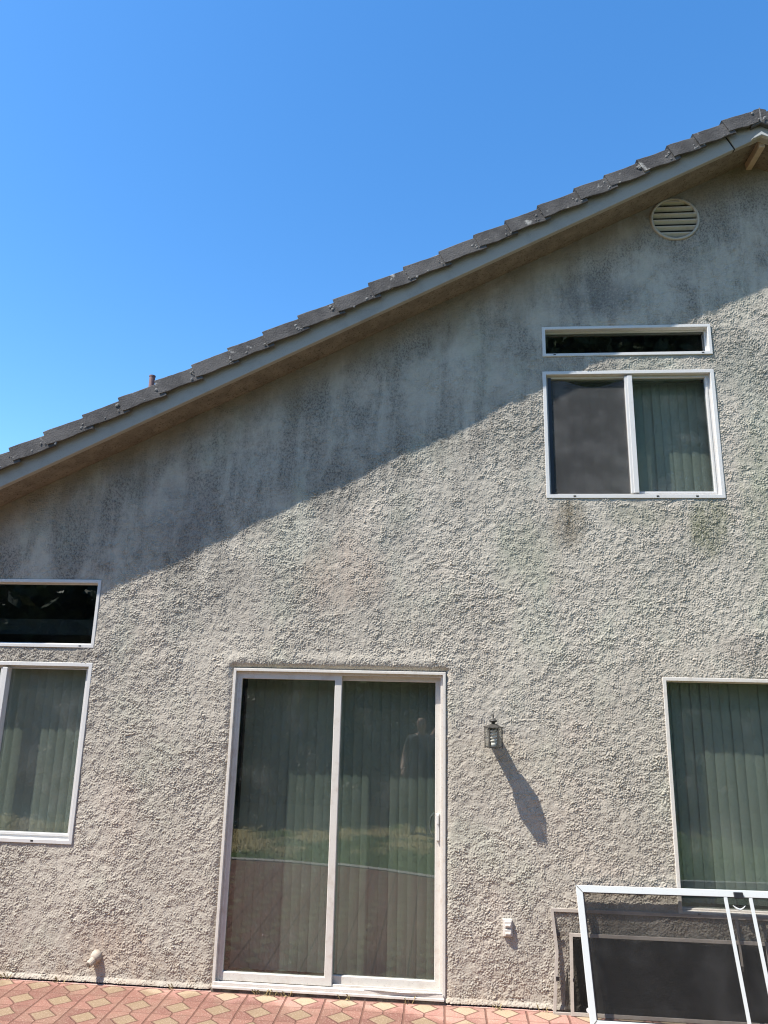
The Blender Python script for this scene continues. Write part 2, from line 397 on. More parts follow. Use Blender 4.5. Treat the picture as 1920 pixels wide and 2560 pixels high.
def gable_wall():
    hf = stucco_height()
    xs = axis(XL, XE, -3.8, 2.8, .0037, sorted([o[0] for o in OPEN if o[0] > -3.8] + [o[1] for o in OPEN] + [XR]))
    if True:
        xs = np.sort(np.append(xs, -4.38))
    zs = axis(.032, 6.16, .0321, 6.159, .0037, sorted([o[2] for o in OPEN] + [o[3] for o in OPEN]))[1:]
    nx, nz = len(xs), len(zs); X, Z = np.meshgrid(xs, zs)
    Y = -hf(X, Z)
    def rd(o):                                     # distance outside an opening
        dx = np.maximum(np.maximum(o[0] - X, X - o[1]), 0); dz = np.maximum(np.maximum(o[2] - Z, Z - o[3]), 0); return np.hypot(dx, dz)
    d = rd(DR); e = np.clip(1 - d / .045, 0, 1); top = np.clip((Z - 1.98) / .10, 0, 1); Y += (.012 + .020 * top) * e**2; Y -= (.002 + .006 * top) * np.exp(-((d - .065) / .045)**2)
    for o in (UR, TR, LR, LLw, LT):
        d = rd(o); Y += np.clip(1 - d / .02, 0, 1)**2 * .004
    b = np.clip(1 - Z / .06, 0, 1); Y -= .012 * np.sin(b * np.pi)
    R = np.hypot(X - VX, Z - VZ); Y = np.where(R < VR - .012, .07, Y)
    P = np.stack([X, Y, Z], -1).reshape(-1, 3)
    xc = (xs[:-1] + xs[1:]) / 2; zc = (zs[:-1] + zs[1:]) / 2; XC, ZC = np.meshgrid(xc, zc)
    keep = ZC < np.where(XC < XR, 4.93 + SL * XC, 4.93 + SL * (2 * XR - XC)) + .06
    for o in OPEN: keep &= ~((XC > o[0]) & (XC < o[1]) & (ZC > o[2]) & (ZC < o[3]))
    jj, ii = np.nonzero(keep); a = jj * nx + ii
    F = np.stack([a, a + 1, a + nx + 1, a + nx], -1)
    # returns into the openings
    extra = []; ef = []; base = len(P)
    for o in OPEN:
        i0, i1 = np.argmin(abs(xs - o[0])), np.argmin(abs(xs - o[1])); j0, j1 = np.argmin(abs(zs - o[2])), np.argmin(abs(zs - o[3]))
        loop = [(j0, i) for i in range(i0, i1)] + [(j, i1) for j in range(j0, j1)] + [(j1, i) for i in range(i1, i0, -1)] + [(j, i0) for j in range(j1, j0, -1)]
        ids = np.array([j * nx + i for j, i in loop]); k = base + sum(len(e) for e in extra); m = len(ids)
        q = P[ids].copy(); q[:, 1] = .10; extra.append(q)
        t = np.arange(m); ef.append(np.stack([ids[t], k + t, k + (t + 1) % m, ids[(t + 1) % m]], -1))
    P = np.concatenate([P] + extra); F = np.concatenate([F] + ef)
    used = np.zeros(len(P), bool); used[F.ravel()] = True; mp = np.cumsum(used) - 1; P = P[used]; F = mp[F]
    me = bpy.data.meshes.new('gable_wall')
    me.vertices.add(len(P)); me.vertices.foreach_set('co', P.astype(np.float32).ravel())
    me.loops.add(F.size); me.loops.foreach_set('vertex_index', F.astype(np.int32).ravel())
    me.polygons.add(len(F)); me.polygons.foreach_set('loop_start', (np.arange(len(F)) * 4).astype(np.int32))
    me.update(calc_edges=True); me.shade_smooth()
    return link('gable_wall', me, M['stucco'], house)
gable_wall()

# shell behind the gable so the rooms are enclosed
m = MB(); m.box(XL, XL + .15, .12, 9, 0, 2.35); m.build('side_wall', M['stucco'], house)
m = MB(); m.box(XE - .15, XE, .12, 9, 0, 2.35); m.build('side_wall', M['stucco'], house)
m = MB(); a = [(XL, 9, 0), (XE, 9, 0), (XE, 9, 2.36), (XR, 9, 6.1), (XL, 9, 2.36)]; m.prism(a, [(x, 9.15, z) for x, y, z in a]); m.build('rear_wall', M['stucco'], house)
m = MB(); m.box(XL, XE, .02, 9, -.25, .028); m.build('foundation', M['sill'], house)
m = MB(); m.box(XL + .15, XE - .15, .3, 9, 2.30, 2.42); m.build('ceiling', M['inside'], house)
m = MB(); m.box(XL + .15, XE - .15, 2.6, 2.7, .03, 2.3); m.box(XL + 1.2, XE - 1.2, 2.6, 2.7, 2.42, 3.0); m.build('inner_wall', M['inside'], house)

# soffit (stucco) between the wall and the fascia
m = MB()
for k in range(60):
    pass
def soffit():
    xs = np.linspace(XL - .6, XR, 400); ys = np.linspace(-.262, .03, 30)
    v = []; f = []
    for i, x in enumerate(xs):
        for j, y in enumerate(ys): v.append((x, y, zF(x) + .012 + rng.normal(0, .0011)))
    n = len(ys)
    for i in range(len(xs) - 1):
        for j in range(n - 1): f.append((i * n + j, i * n + j + 1, (i + 1) * n + j + 1, (i + 1) * n + j))
    k = len(v)
    v += [(XR, -.262, zF(XR) + .012), (XR, .03, zF(XR) + .012), (XE + .6, -.262, zF(XE + .6) + .012), (XE + .6, .03, zF(XE + .6) + .012)]
    f.append((k, k + 1, k + 3, k + 2))
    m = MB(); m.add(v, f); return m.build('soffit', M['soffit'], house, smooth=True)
soffit()

# roof: under-slab, fascia boards, rake tiles
roof = MB()
XO = XL - .6; XP = XE + .6
for sgn in (0, 1):
    g = (lambda x: x) if sgn == 0 else (lambda x: 2 * XR - x)
    a = [(g(XO), -.258, zF(XO) + .03), (XR, -.258, zF(XR) + .03), (XR, -.258, zF(XR) + .17), (g(XO), -.258, zF(XO) + .17)]
    roof.prism(a, [(x, 9.3, z) for x, y, z in a])
roof_o = roof.build('roof', rough_mat('roof_field', (.06, .055, .054), (.10, .09, .088), 5, .95, .5, 40), house)
cs = 1 / math.sqrt(1 + SL * SL); sn = SL * cs
def course_tiles():
    """stepped rows of field tiles behind the rake"""
    m = MB()
    for sgn in (0, 1):
        g = (lambda x: x) if sgn == 0 else (lambda x: 2 * XR - x)
        x = XO - .02
        while x < XR - .05:
            x1 = min(x + .2646, XR); b0 = zF(x) + .172; b1 = zF(x1) + .172
            a = [(g(x), -.17, b0), (g(x1), -.17, b1), (g(x1), -.17, b1 + .012), (g(x), -.17, b0 + .045)]
            m.prism(a, [(q[0], 9.25, q[2]) for q in a]); x = x1
    return m.build('tile_course', M['tile'], roof_o)
course_tiles()
JX = [-3.158, -2.908, -2.627, -2.363, -2.096, -1.828, -1.562, -1.302, -1.040, -.775, -.510, -.246, .018, .283, .520, .768, 1.048, 1.279, 1.527, 1.760, 1.955, 2.183, 2.412]
x = JX[0]
left = []
while x > XO: x -= .263; left.append(x)
JX = sorted(left) + JX
def rake_tile(x0, x1, mir, last):
    """L-shaped rake tile: a side flap over the fascia and a top leaf, tilted so that its lower end rides over the next one"""
    m = MB(); L = (x1 - x0) / cs + (.0 if last else .045)
    lift0, lift1 = .036 + rnd.uniform(-.004, .004), .010
    O = Vector((x0, 0, 5.048 + SL * x0)); e = Vector((cs, 0, sn)); nrm = Vector((-sn, 0, cs))
    j = rnd.uniform(-.003, .003); nseg = 9
    def pt(s, n, y): q = O + e * s + nrm * n; return (2 * XR - q.x if mir else q.x, y, q.z)
    rows = []
    ph = rnd.uniform(0, 9)
    for k in range(nseg + 1):
        t = k / nseg; s = L * t; lf = lift0 * (1 - t) + lift1 * t - .018
        wv = .0022 * math.sin(ph + 5.1 * t) + rnd.uniform(-.0012, .0012)
        bt = .0035 * math.sin(ph * 2 + 8 * t) + rnd.uniform(-.002, .002)
        yo = -.343 + j - (.010 * (1 - t)) + rnd.uniform(-.001, .001); yi = yo + .022; H = .114
        rows.append([pt(s, lf + bt, yo), pt(s, lf + H - .006 + wv, yo), pt(s, lf + H + wv, yo + .006), pt(s, lf + H + wv, -.15), pt(s, lf + H - .022 + wv, -.15), pt(s, lf + H - .022 + wv, yi), pt(s, lf + bt, yi)])
    n = 7; fs = [tuple(range(n)), tuple(range(nseg * n, nseg * n + n))[::-1]]
    for k in range(nseg):
        for a in range(n): fs.append((k * n + a, k * n + (a + 1) % n, (k + 1) * n + (a + 1) % n, (k + 1) * n + a))
    m.add([q for r in rows for q in r], fs); k0 = len(m.f)
    for _ in range(4):                              # crumbs of mortar at the lap and along the lower edge
        if rnd.random() < .72: s, nn = L - .045 + rnd.uniform(-.05, .004) , rnd.uniform(.005, .085)
        else: s, nn = rnd.uniform(.1, .9) * L, rnd.uniform(.0, .03)
        if last: s = rnd.uniform(.9, .99) * L
        c = pt(s, nn, 0); r = rnd.uniform(.004, .013); y0 = -.338 - .0095
        m.prism([(c[0] - r, y0, c[2] - r * .7), (c[0] + r * .6, y0, c[2] - r), (c[0] + r, y0, c[2] + r * .8), (c[0] - r * .5, y0, c[2] + r)],
                [(c[0] - r * .4, y0 - .003, c[2] - r * .3), (c[0] + r * .3, y0 - .003, c[2] - r * .4), (c[0] + r * .4, y0 - .003, c[2] + r * .3), (c[0] - r * .2, y0 - .003, c[2] + r * .4)])
    o = m.build('rake_tile', M['tile'], roof_o); o.data.materials.append(M['mortar'])
    for p in list(o.data.polygons)[k0:]: p.material_index = 1
    return o
for i in range(len(JX) - 1): rake_tile(JX[i], JX[i + 1], False, i == len(JX) - 2)
for i in range(len(JX) - 1)[::-1][:12]: rake_tile(JX[i], JX[i + 1], True, i == len(JX) - 2)
# apex piece closing the two rakes, and its mortar joint
m = MB(); b_, t_ = 5.030 + SL * XR, 5.168 + SL * XR; w = .075
a = [(XR - w, b_ - SL * w), (XR, b_), (XR + w, b_ - SL * w), (XR + w * .62, t_ - SL * w * .62 + .004), (XR, t_ - .006), (XR - w * .62, t_ - SL * w * .62 + .004)]
m.prism([(x, -.339, z) for x, z in a], [(x, -.16, z) for x, z in a]); m.build('apex_tile', M['tile'], roof_o, bevel=.004)
m = MB(); m.prism([(XR - .006, -.341, b_ + .004), (XR + .007, -.341, b_ + .004), (XR + .003, -.341, t_ - .004), (XR - .005, -.341, t_ - .004)], [(XR - .006, -.335, b_ + .004), (XR + .007, -.335, b_ + .004), (XR + .003, -.335, t_ - .004), (XR - .005, -.335, t_ - .004)]); m.build('mortar_joint', M['mortar'], roof_o)
# ridge cap
m = MB()
for k in range(22):
    y = -.14 + k * .4; a = [(XR - .14, y, 6.255), (XR, y, 6.318), (XR + .14, y, 6.255), (XR + .14, y, 6.23), (XR, y, 6.293), (XR - .14, y, 6.23)]
    m.prism(a, [(q[0], y + .43, q[2] - .02) for q in a])
m.build('ridge_cap', M['tile'], roof_o)

def fascia(x0, x1, y0=-.30, gap=0):
    m = MB(); t = .155
    x2 = x1 - gap; a = [(x0, zF(x0)), (x1, zF(x1)), (x2, zF(x2) + t), (x0, zF(x0) + t)]
    m.prism([(p[0], y0, p[1]) for p in a], [(p[0], -.26, p[1]) for p in a])
    return m.build('fascia_board', M['fascia'], house, bevel=.003)
fascia(XO, 2.216, -.301, .062)
# short top piece with a raked butt joint
m = MB(); a = [(2.227, zF(2.227)), (XR, zF(XR)), (2 * XR - 2.232, zF(2.232)), (2 * XR - 2.17, zF(2.17) + .155), (XR, zF(XR) + .155), (2.165, zF(2.165) + .155)]
m.prism([(p[0], -.302, p[1]) for p in a], [(p[0], -.26, p[1]) for p in a]); m.build('fascia_board', M['fascia'], house, bevel=.003)
m = MB(); a = [(2.217, zF(2.217)), (2.226, zF(2.226)), (2.164, zF(2.164) + .155), (2.155, zF(2.155) + .155)]
m.prism([(p[0], -.296, p[1]) for p in a], [(p[0], -.27, p[1]) for p in a]); m.build('joint_filler', M['dark'], house)
fascia(2 * XR - 2.22, XP, -.301)
# lookout beam below the apex and the pale bent cap on the fascia tip
m = MB(); m.box(XR + .005, XR + .05, -.255, .0, zF(XR) - .05, zF(XR) + .02); m.build('lookout_beam', M['wood'], house, bevel=.003)
m = MB()
for sg in (1, -1):
    a = [(XR, zF(XR) + .012), (XR + sg * .075, zF(XR) - .028), (XR + sg * .075, zF(XR) - .034), (XR, zF(XR) + .002)]
    m.prism([(p[0], -.325, p[1]) for p in a], [(p[0], -.255, p[1] - .001) for p in a])
a = [(XR - .07, zF(XR) - .030), (XR, zF(XR) + .006), (XR + .07, zF(XR) - .030), (XR + .055, zF(XR) - .010), (XR, zF(XR) + .032), (XR - .055, zF(XR) - .010)]
m.prism([(p[0], -.327, p[1]) for p in a], [(p[0], -.3035, p[1]) for p in a])
m.build('ridge_cap_flashing', M['capmetal'], house)

# ------------------------------------------------------------------ windows
def quad_pane(x0, x1, z0, z1, y, name, mat, parent):
    m = MB(); m.box(x0, x1, y, y + .005, z0, z1); return m.build(name, mat, parent)

def slider(o, xm, label, screen=None, mat='white'):
    """horizontal sliding window: outer frame, meeting rail, sash, panes, optional insect screen"""
    x0, x1, z0, z1 = o
    m = MB(); m.ring(x0 - .006, x1 + .006, z0 - .006, z1 + .006, .027, -.008, .095)
    m.ring(x0 + .0205, x1 - .0205, z0 + .0205, z1 - .0205, .018, .034, .094)
    w = m.build('window', M[mat], house, bevel=.002, org=((x0 + x1) / 2, .03, z0)); w['label'] = label
    m = MB(); m.box(xm - .026, xm - .008, .002, .06, z0 + .036, z1 - .036); m.box(xm - .009, xm + .028, -.004, .05, z0 + .0355, z1 - .0355); m.build('meeting_rail', M[mat], w, bevel=.002)
    m = MB(); m.ring(xm + .0275, x1 - .0365, z0 + .037, z1 - .037, (.002, .014, .016, .006), .028, .062); m.build('sash', M[mat], w, bevel=.0015)
    quad_pane(xm + .028, x1 - .045, z0 + .045, z1 - .040, .048, 'window_pane', M['pane'], w)
    quad_pane(x0 + .040, xm - .02, z0 + .040, z1 - .040, .066, 'window_pane', M['pane'], w)
    for f in (.15, .62, .84): m = MB(); xx = x0 + (x1 - x0) * f; m.box(xx, xx + .018, -.0095, -.0075, z0 + .004, z0 + .014); m.build('weep_slot', M['dark'], w)
    if screen == 'sag':
        n = 16; top = [(x0 + .036 + (xm - .026 - x0 - .036) * i / n, z1 - .060 - (.055 * math.sin(math.pi * min(1, max(0, (i / n - .22) / .74)))**1.1 if .22 < i / n < .96 else 0)) for i in range(n + 1)]
        m = MB(); yy = .028
        pts = [(x0 + .062, yy, z0 + .037), (xm - .026, yy, z0 + .037)] + [(max(p[0], x0 + .062), yy, p[1]) for p in top[::-1]]
        m.prism(pts, [(p[0], yy + .0015, p[2]) for p in pts]); m.build('insect_screen', M['screenmesh'], w)
        m = MB(); m.box(x0 + .036, x0 + .060, .022, .034, z0 + .036, z1 - .036); m.build('shadow_strip', M['black'], w)  # black strip standing in for the frame's shadow left of the screen
    return w
slider(UR, 1.397, 'upper window with grey torn insect screen in its left half', 'sag')
slider(LLw, -3.22, 'lower left window with a white frame')
def picture(o, label, glassm, mat='white', fw=.024):
    x0, x1, z0, z1 = o
    m = MB(); m.ring(x0 - .006, x1 + .006, z0 - .006, z1 + .006, fw, -.009, .095); m.ring(x0 + fw - .0065, x1 - fw + .0065, z0 + fw - .0065, z1 - fw + .0065, .009, .040, .094)
    w = m.build('window', M[mat], house, bevel=.002, org=((x0 + x1) / 2, .03, z0)); w['label'] = label
    quad_pane(x0 + fw - .005, x1 - fw + .005, z0 + fw - .005, z1 - fw + .005, .056, 'window_pane', M[glassm], w)
    for f in (.06, .94): m = MB(); xx = x0 + (x1 - x0) * f; m.box(xx, xx + .018, -.0105, -.0085, z0 + .004, z0 + .011); m.build('weep_slot', M['dark'], w)
    return w
picture(TR, 'narrow dark transom above the upper window', 'transom')
picture(LT, 'dark transom above the lower left window', 'transom')
w = picture(LR, 'large lower right window behind the leaning screens', 'pane', 'cream')

# ------------------------------------------------------------------ sliding door
x0, x1, z0, z1 = DR
m = MB(); m.ring(x0 - .002, x1 + .002, .040, z1 + .001, (.020, .020, .020, .020), -.008, .13)
m.ring(x0 + .018, x1 - .018, .058, z1 - .019, (.016, .016, .012, .018), .018, .129)
m.box(x0 + .006, x1 - .006, -.028, -.0085, .042, .058); m.box(x0 + .010, x1 - .010, -.018, -.008, .0585, .078)
m.box(x0 + .03, x1 - .03, .030, .036, .0695, .085)
door = m.build('sliding_door', M['cream'], house, bevel=.002, org=((x0 + x1) / 2, .05, .03)); door['label'] = 'glass sliding patio door with a cream frame'
m = MB(); m.ring(-1.468, -.7115, .074, 2.032, (.034, .050, .050, .036), .022, .052); fixed = m.build('fixed_panel', M['cream'], door, bevel=.003)
m = MB(); m.ring(-.760, -.010, .074, 2.032, (.045, .040, .050, .036), .062, .092); slide = m.build('sliding_panel', M['cream'], door, bevel=.003)
quad_pane(-1.436, -.760, .122, 1.998, .036, 'door_pane', M['doorpane'], door)
quad_pane(-.717, -.048, .122, 1.998, .076, 'door_pane', M['doorpane'], door)
m = MB(); m.tube([(-.055, .100, 1.13), (-.078, .125, 1.10), (-.086, .130, 1.05), (-.078, .125, 1.0), (-.055, .100, .97)], .007, 8); m.build('pull_handle', M['white'], door, smooth=True)
m = MB(); m.box(-.040, -.020, .046, .0615, .965, 1.135); m.box(-.036, -.024, .036, .0465, 1.07, 1.128); m.build('latch', M['white'], door, bevel=.002)
m = MB(); pts = [(-.50 + .50 * t, -.0185 - .016 * math.sin(math.pi * t)**1.5, .081 + .006 * math.sin(math.pi * t)) for t in np.linspace(0, 1, 14)]
for p, q in zip(pts[:-1], pts[1:]): m.prism([(p[0], p[1], p[2]), (p[0], p[1] + .012, p[2]), (p[0], p[1] + .012, p[2] + .004), (p[0], p[1], p[2] + .004)], [(q[0], q[1], q[2]), (q[0], q[1] + .012, q[2]), (q[0], q[1] + .012, q[2] + .004), (q[0], q[1], q[2] + .004)])
m.build('loose_track_strip', M['white'], door)
m = MB(); m.box(x0 - .004, x1 + .004, -.020, .10, -.02, .0395); m.build('threshold', M['sill'], door, bevel=.004)

# ------------------------------------------------------------------ vertical blinds behind the glass
def blinds(x0, x1, z0, z1, y, label, pitch=.0672, ang=10, cat='blind'):
    root = empty('vertical_blind', ((x0 + x1) / 2, y, z1), label, cat, 'vertical blinds behind the panes')
    m = MB(); m.box(x0, x1, y - .02, y + .02, z1 - .028, z1); m.build('headrail', M['rail'], root)
    base = None; k = 0; x = x0 + pitch / 2
    while x < x1:
        if base is None:
            m = MB(); n = 6; w = .089; f = []; b = []
            for i in range(n + 1):
                t = i / n - .5; f.append((t * w, -.006 * (1 - 4 * t * t), 0)); b.append((t * w, -.006 * (1 - 4 * t * t) + .0012, 0))
            lo = f + b[::-1]; m.prism([(p[0], p[1], z0 - z1) for p in lo], [(p[0], p[1], -.034) for p in lo])
            base = m.build('slat', M['blind'], None, smooth=False); o = base
        else:
            o = base.copy(); S.collection.objects.link(o)
        o.parent = root; o.location = (x - root.location.x, rnd.uniform(-.002, .002), 0)
        o.rotation_euler = (rnd.uniform(-.002, .002), 0, rad(ang + rnd.uniform(-4, 4)))
        x += pitch + rnd.uniform(-.002, .002); k += 1
    return root
blinds(.82, 2.0, 3.34, 4.345, .20, 'pale green vertical blind inside the upper window')
blinds(-4.3, -2.60, .88, 2.10, .16, 'pale green vertical blind inside the lower left window')
blinds(-1.44, -.01, .07, 2.10, .25, 'tall pale green vertical blind inside the sliding door')
blinds(1.535, 3.3, .63, 2.085, .165, 'pale green vertical blind inside the lower right window', .0655)

# ------------------------------------------------------------------ gable vent
vent = empty('gable_vent', (VX, 0, VZ), 'round tan louvred vent high on the gable wall', 'vent')
m = MB(); prof = [(VR - .020, -.002), (VR - .018, -.016), (VR - .006, -.018), (VR, -.012), (VR, .012), (VR - .020, .012)]; n = 56
vs = []; fs = []
for r, y in prof:
    for t in range(n): a = 2 * math.pi * t / n; vs.append((VX + r * math.cos(a), y, VZ + r * math.sin(a)))
for i in range(len(prof)):
    for t in range(n): fs.append((i * n + t, i * n + (t + 1) % n, ((i + 1) % len(prof)) * n + (t + 1) % n, ((i + 1) % len(prof)) * n + t))
m.add(vs, fs); m.build('vent_ring', M['vent'], vent, smooth=True)
m = MB(); a = [(VX + (VR - .011) * math.cos(2 * math.pi * t / n), .060, VZ + (VR - .011) * math.sin(2 * math.pi * t / n)) for t in range(n)]
m.prism(a, [(p[0], .066, p[2]) for p in a]); m.build('vent_backing', M['dark'], vent)
NL = 6; R0 = VR - .016
for k in range(NL):
    zt = VZ + R0 - (k + .02) * (2 * R0 / NL); zb = zt - .034
    def ch(z): return math.sqrt(max(R0**2 - (z - VZ)**2, .0004))
    zt = min(zt, VZ + R0 - .006); zb = max(zb, VZ - R0 + .006)
    n2 = 8; F = []
    m = MB(); up = []; lo = []
    for (zz, yy) in ((zt, .004), (zt - .004, -.013), (zt - .014, -.012), (zb, .007)):
        c = ch(zz); up.append([(VX - c, yy, zz), (VX + c, yy, zz)]); lo.append([(VX - c, yy + .005, zz), (VX + c, yy + .005, zz)])
    vs = [p for r in up for p in r] + [p for r in lo for p in r]; fs = []
    for i in range(3): fs += [(2 * i, 2 * i + 1, 2 * i + 3, 2 * i + 2), (8 + 2 * i, 8 + 2 * i + 2, 8 + 2 * i + 3, 8 + 2 * i + 1), (2 * i, 2 * i + 2, 8 + 2 * i + 2, 8 + 2 * i), (2 * i + 1, 8 + 2 * i + 1, 8 + 2 * i + 3, 2 * i + 3)]
    fs += [(0, 8, 9, 1), (6, 7, 15, 14)]
    m.add(vs, fs); m.build('louvre', M['vent'], vent)

# ------------------------------------------------------------------ wall lamp
LX, LY = .336, -.161
lamp = empty('wall_lamp', (LX, 0, 1.68), 'small bronze lantern with a finial on the stucco wall beside the sliding door', 'lamp')
ap = .049; Rr = ap / math.cos(rad(30)); A0 = 0.
def hexa(r, z): return [(LX + r * math.cos(rad(60 * k)), LY + r * math.sin(rad(60 * k)), z) for k in range(6)]
m = MB(); m.prism(hexa(Rr + .003, 1.590), hexa(Rr + .003, 1.596)); m.prism(hexa(Rr * .8, 1.586), hexa(Rr * .8, 1.590)); m.build('base', M['bronze'], lamp)
m = MB(); m.prism(hexa(Rr + .006, 1.712), hexa(Rr + .006, 1.717)); m.prism(hexa(Rr + .003, 1.717), hexa(.016, 1.738)); m.build('roof', M['bronze'], lamp)
for p, q in zip(hexa(Rr, 1.583), hexa(Rr, 1.722)):
    m = MB(); m.tube([p, q], .0032, 6); m.build('post', M['bronze'], lamp)
h1, h2 = hexa(Rr - .001, 1.5965), hexa(Rr - .001, 1.7115)
for k in range(6):
    j = (k + 1) % 6; c = Vector((LX, LY, 0)); m = MB()
    inn = lambda p: (p[0] + (LX - p[0]) * .04, p[1] + (LY - p[1]) * .04, p[2])
    m.prism([h1[k], h1[j], h2[j], h2[k]], [inn(h1[k]), inn(h1[j]), inn(h2[j]), inn(h2[k])]); m.build('lamp_pane', M['clearpane'], lamp)
m = MB(); m.lathe(LX, LY, [(.014, 1.736), (.011, 1.742), (.014, 1.746), (.026, 1.752), (.0285, 1.757), (.027, 1.760), (.015, 1.767), (.006, 1.773), (.0045, 1.780), (.006, 1.785), (.004, 1.793), (.0012, 1.812)], 20); m.build('finial', M['bronze'], lamp, smooth=True)
m = MB(); m.tube([(LX + .016 * math.cos(t), LY + .016 * math.sin(t), 1.618 + .0072 * t / 2.2) for t in np.linspace(0, 6.28 * 4, 70)], .0062, 7); m.tube([(LX, LY, 1.596), (LX, LY, 1.618)], .017, 12); m.build('bulb', M['bulb'], lamp, smooth=True)
m = MB(); m.tube([(LX, -.006, 1.655), (LX, -.05, 1.68), (LX, -.11, 1.728), (LX, LY, 1.742)], .008, 8); m.tube([(LX, -.012, 1.70), (LX, LY + .02, 1.735)], .006, 8); m.build('arm', M['bronze'], lamp, smooth=True)
m = MB(); m.box(LX - .024, LX + .024, -.12, -.0125, 1.600, 1.712); m.build('mounting_box', M['bronze'], lamp, bevel=.004)
m = MB(); a = [(LX + .034 * math.cos(2 * math.pi * t / 20), -.012, 1.672 + .050 * math.sin(2 * math.pi * t / 20)) for t in range(20)]
m.prism(a, [(p[0], .0, p[2]) for p in a]); m.build('backplate', M['bronze'], lamp, bevel=.002)

# ------------------------------------------------------------------ outdoor socket, pipe stub, roof pipe
sock = empty('power_outlet', (.418, 0, .478), 'small cream double outlet box low on the wall right of the door', 'outlet')
m = MB(); m.box(.388, .448, -.022, .002, .428, .528); m.build('outlet_box', M['cream'], sock, bevel=.003)
for zc in (.502, .455):
    m = MB(); m.box(.398, .440, -.032, -.0218, zc - .020, zc + .018); m.prism([(.402, -.0318, zc - .016), (.436, -.0318, zc - .016), (.436, -.0318, zc + .002), (.402, -.0318, zc + .002)], [(.404, -.040, zc - .008), (.434, -.040, zc - .008), (.434, -.038, zc), (.404, -.038, zc)])
    m.build('outlet_cover', M['cream'], sock, bevel=.0015)
stub = empty('pipe_stub', (-2.31, 0, .165), 'short stucco-painted pipe stub poking out low on the wall left of the door', 'pipe')
m = MB(); m.tube([(-2.290, .01, .172), (-2.300, -.035, .160), (-2.309, -.062, .148)], [.026, .024, .021], 14); m.build('pipe_end', M['stucco'], stub, bevel=.002)
m = MB(); m.tube([(-2.288, .012, .182), (-2.292, -.020, .176), (-2.296, -.030, .172)], [.042, .034, .024], 12); m.build('stucco_collar', M['stucco'], stub, smooth=True)
m = MB(); m.tube([(-2.3092, -.0622, .1478), (-2.3102, -.0642, .1471)], [.013, .013], 12); m.build('pipe_bore', M['sill'], stub)
rp = MB(); rp.tube([(-2.466, .3, 3.90), (-2.466, .3, 4.480)], .024, 14); rp.tube([(-2.466, .3, 4.476), (-2.466, .3, 4.486)], .027, 14)
o = rp.build('roof_pipe', M['pipe'], None, org=(-2.466, .3, 3.95), smooth=False); tag(o, 'thin brown vent pipe rising behind the tiled roof edge', 'pipe')

# ------------------------------------------------------------------ screens leaning on the wall
def lerp(a, b, t): return tuple(p + (q - p) * t for p, q in zip(a, b))
def bar(m, a, b, w, t=.012, side=None):
    """flat bar from a to b lying in the leaning plane"""
    a, b = Vector(a), Vector(b); d = (b - a).normalized(); nrm = Vector((0, -1, 0)) if side is None else Vector(side); s = d.cross(nrm).normalized(); nn = s.cross(d).normalized()
    q = [a - s * w / 2 - nn * t / 2, a + s * w / 2 - nn * t / 2, a + s * w / 2 + nn * t / 2, a - s * w / 2 + nn * t / 2]
    m.prism(q, [p + (b - a) for p in q])
def lean_frame(m, TL, TR, BL, BR, w, t):
    TL, TR, BL, BR = map(Vector, (TL, TR, BL, BR)); nrm = (TR - TL).cross(BL - TL).normalized()
    if nrm.y > 0: nrm = -nrm
    c = [BL, BR, TR, TL]; inner = []
    for i in range(4):
        p, a, b = c[i], c[(i - 1) % 4], c[(i + 1) % 4]; d1, d2 = (a - p).normalized(), (b - p).normalized(); sn_ = d1.cross(d2).length
        inner.append(p + (d1 + d2) * (w / sn_))
    v = [p + nrm * t for p in c] + [p + nrm * t for p in inner] + list(c) + inner; f = []
    for i in range(4):
        j = (i + 1) % 4; f += [(i, j, 4 + j, 4 + i), (8 + j, 8 + i, 12 + i, 12 + j), (j, i, 8 + i, 8 + j), (4 + i, 4 + j, 12 + j, 12 + i)]
    m.add(v, f); return inner, nrm

big = empty('screen_door', (1.87, -.20, .02), 'white framed screen door lying on its side in front of the other screens', 'screen door', 'loose screens leaning on the wall')
TL, TR_, BL, BR = (.852, -.036, .752), (2.88, -.036, .775), (.879, -.205, .020), (2.91, -.205, .020)
m = MB(); inner, nrm = lean_frame(m, TL, TR_, BL, BR, .040, .016); m.build('door_frame', M['aluwhite'], big, bevel=.002)
for a, b in ((BL, inner[0]), (TL, inner[3])):       # mitred corner joints
    a, b = Vector(a) + nrm * .0166, b + nrm * .0166; m = MB(); bar(m, a + (b - a) * .04, b, .0035, .001, nrm); m.build('corner_joint', M['sill'], big)
# the spline that holds the mesh
m = MB(); iq = [p + nrm * .0095 for p in inner]
for k in range(4): bar(m, iq[k] + (iq[(k + 2) % 4] - iq[k]) * .002, iq[(k + 1) % 4] + (iq[(k + 3) % 4] - iq[(k + 1) % 4]) * .002, .006, .004, nrm)
m.build('mesh_spline', M['black'], big)
iv = [Vector(p) + nrm * .006 for p in inner]
m = MB(); m.prism(iv, [p + nrm * .001 for p in iv]); m.build('screen_mesh', M['bigmesh'], big)
for fx0, fx1 in ((.4525, .4535), (.5275, .5275)):
    a = Vector(lerp(TL, TR_, fx0)); b = Vector(lerp(BL, BR, fx1)); d = (b - a); a = a + d * .048 + nrm * .009; b = b - d * .048 + nrm * .009
    m = MB(); bar(m, a, b, .021, .010, nrm); m.build('cross_bar', M['aluwhite'], big, bevel=.001)
c = Vector(lerp(TL, TR_, .4905)); d = (Vector(BL) - Vector(TL)).normalized()
m = MB(); a = c + d * .026 + nrm * .024; ux = (Vector(TR_) - Vector(TL)).normalized()
q = [a - ux * .028 - d * .015 - nrm * .006, a + ux * .028 - d * .015 - nrm * .006, a + ux * .028 + d * .021 - nrm * .006, a - ux * .028 + d * .021 - nrm * .006]
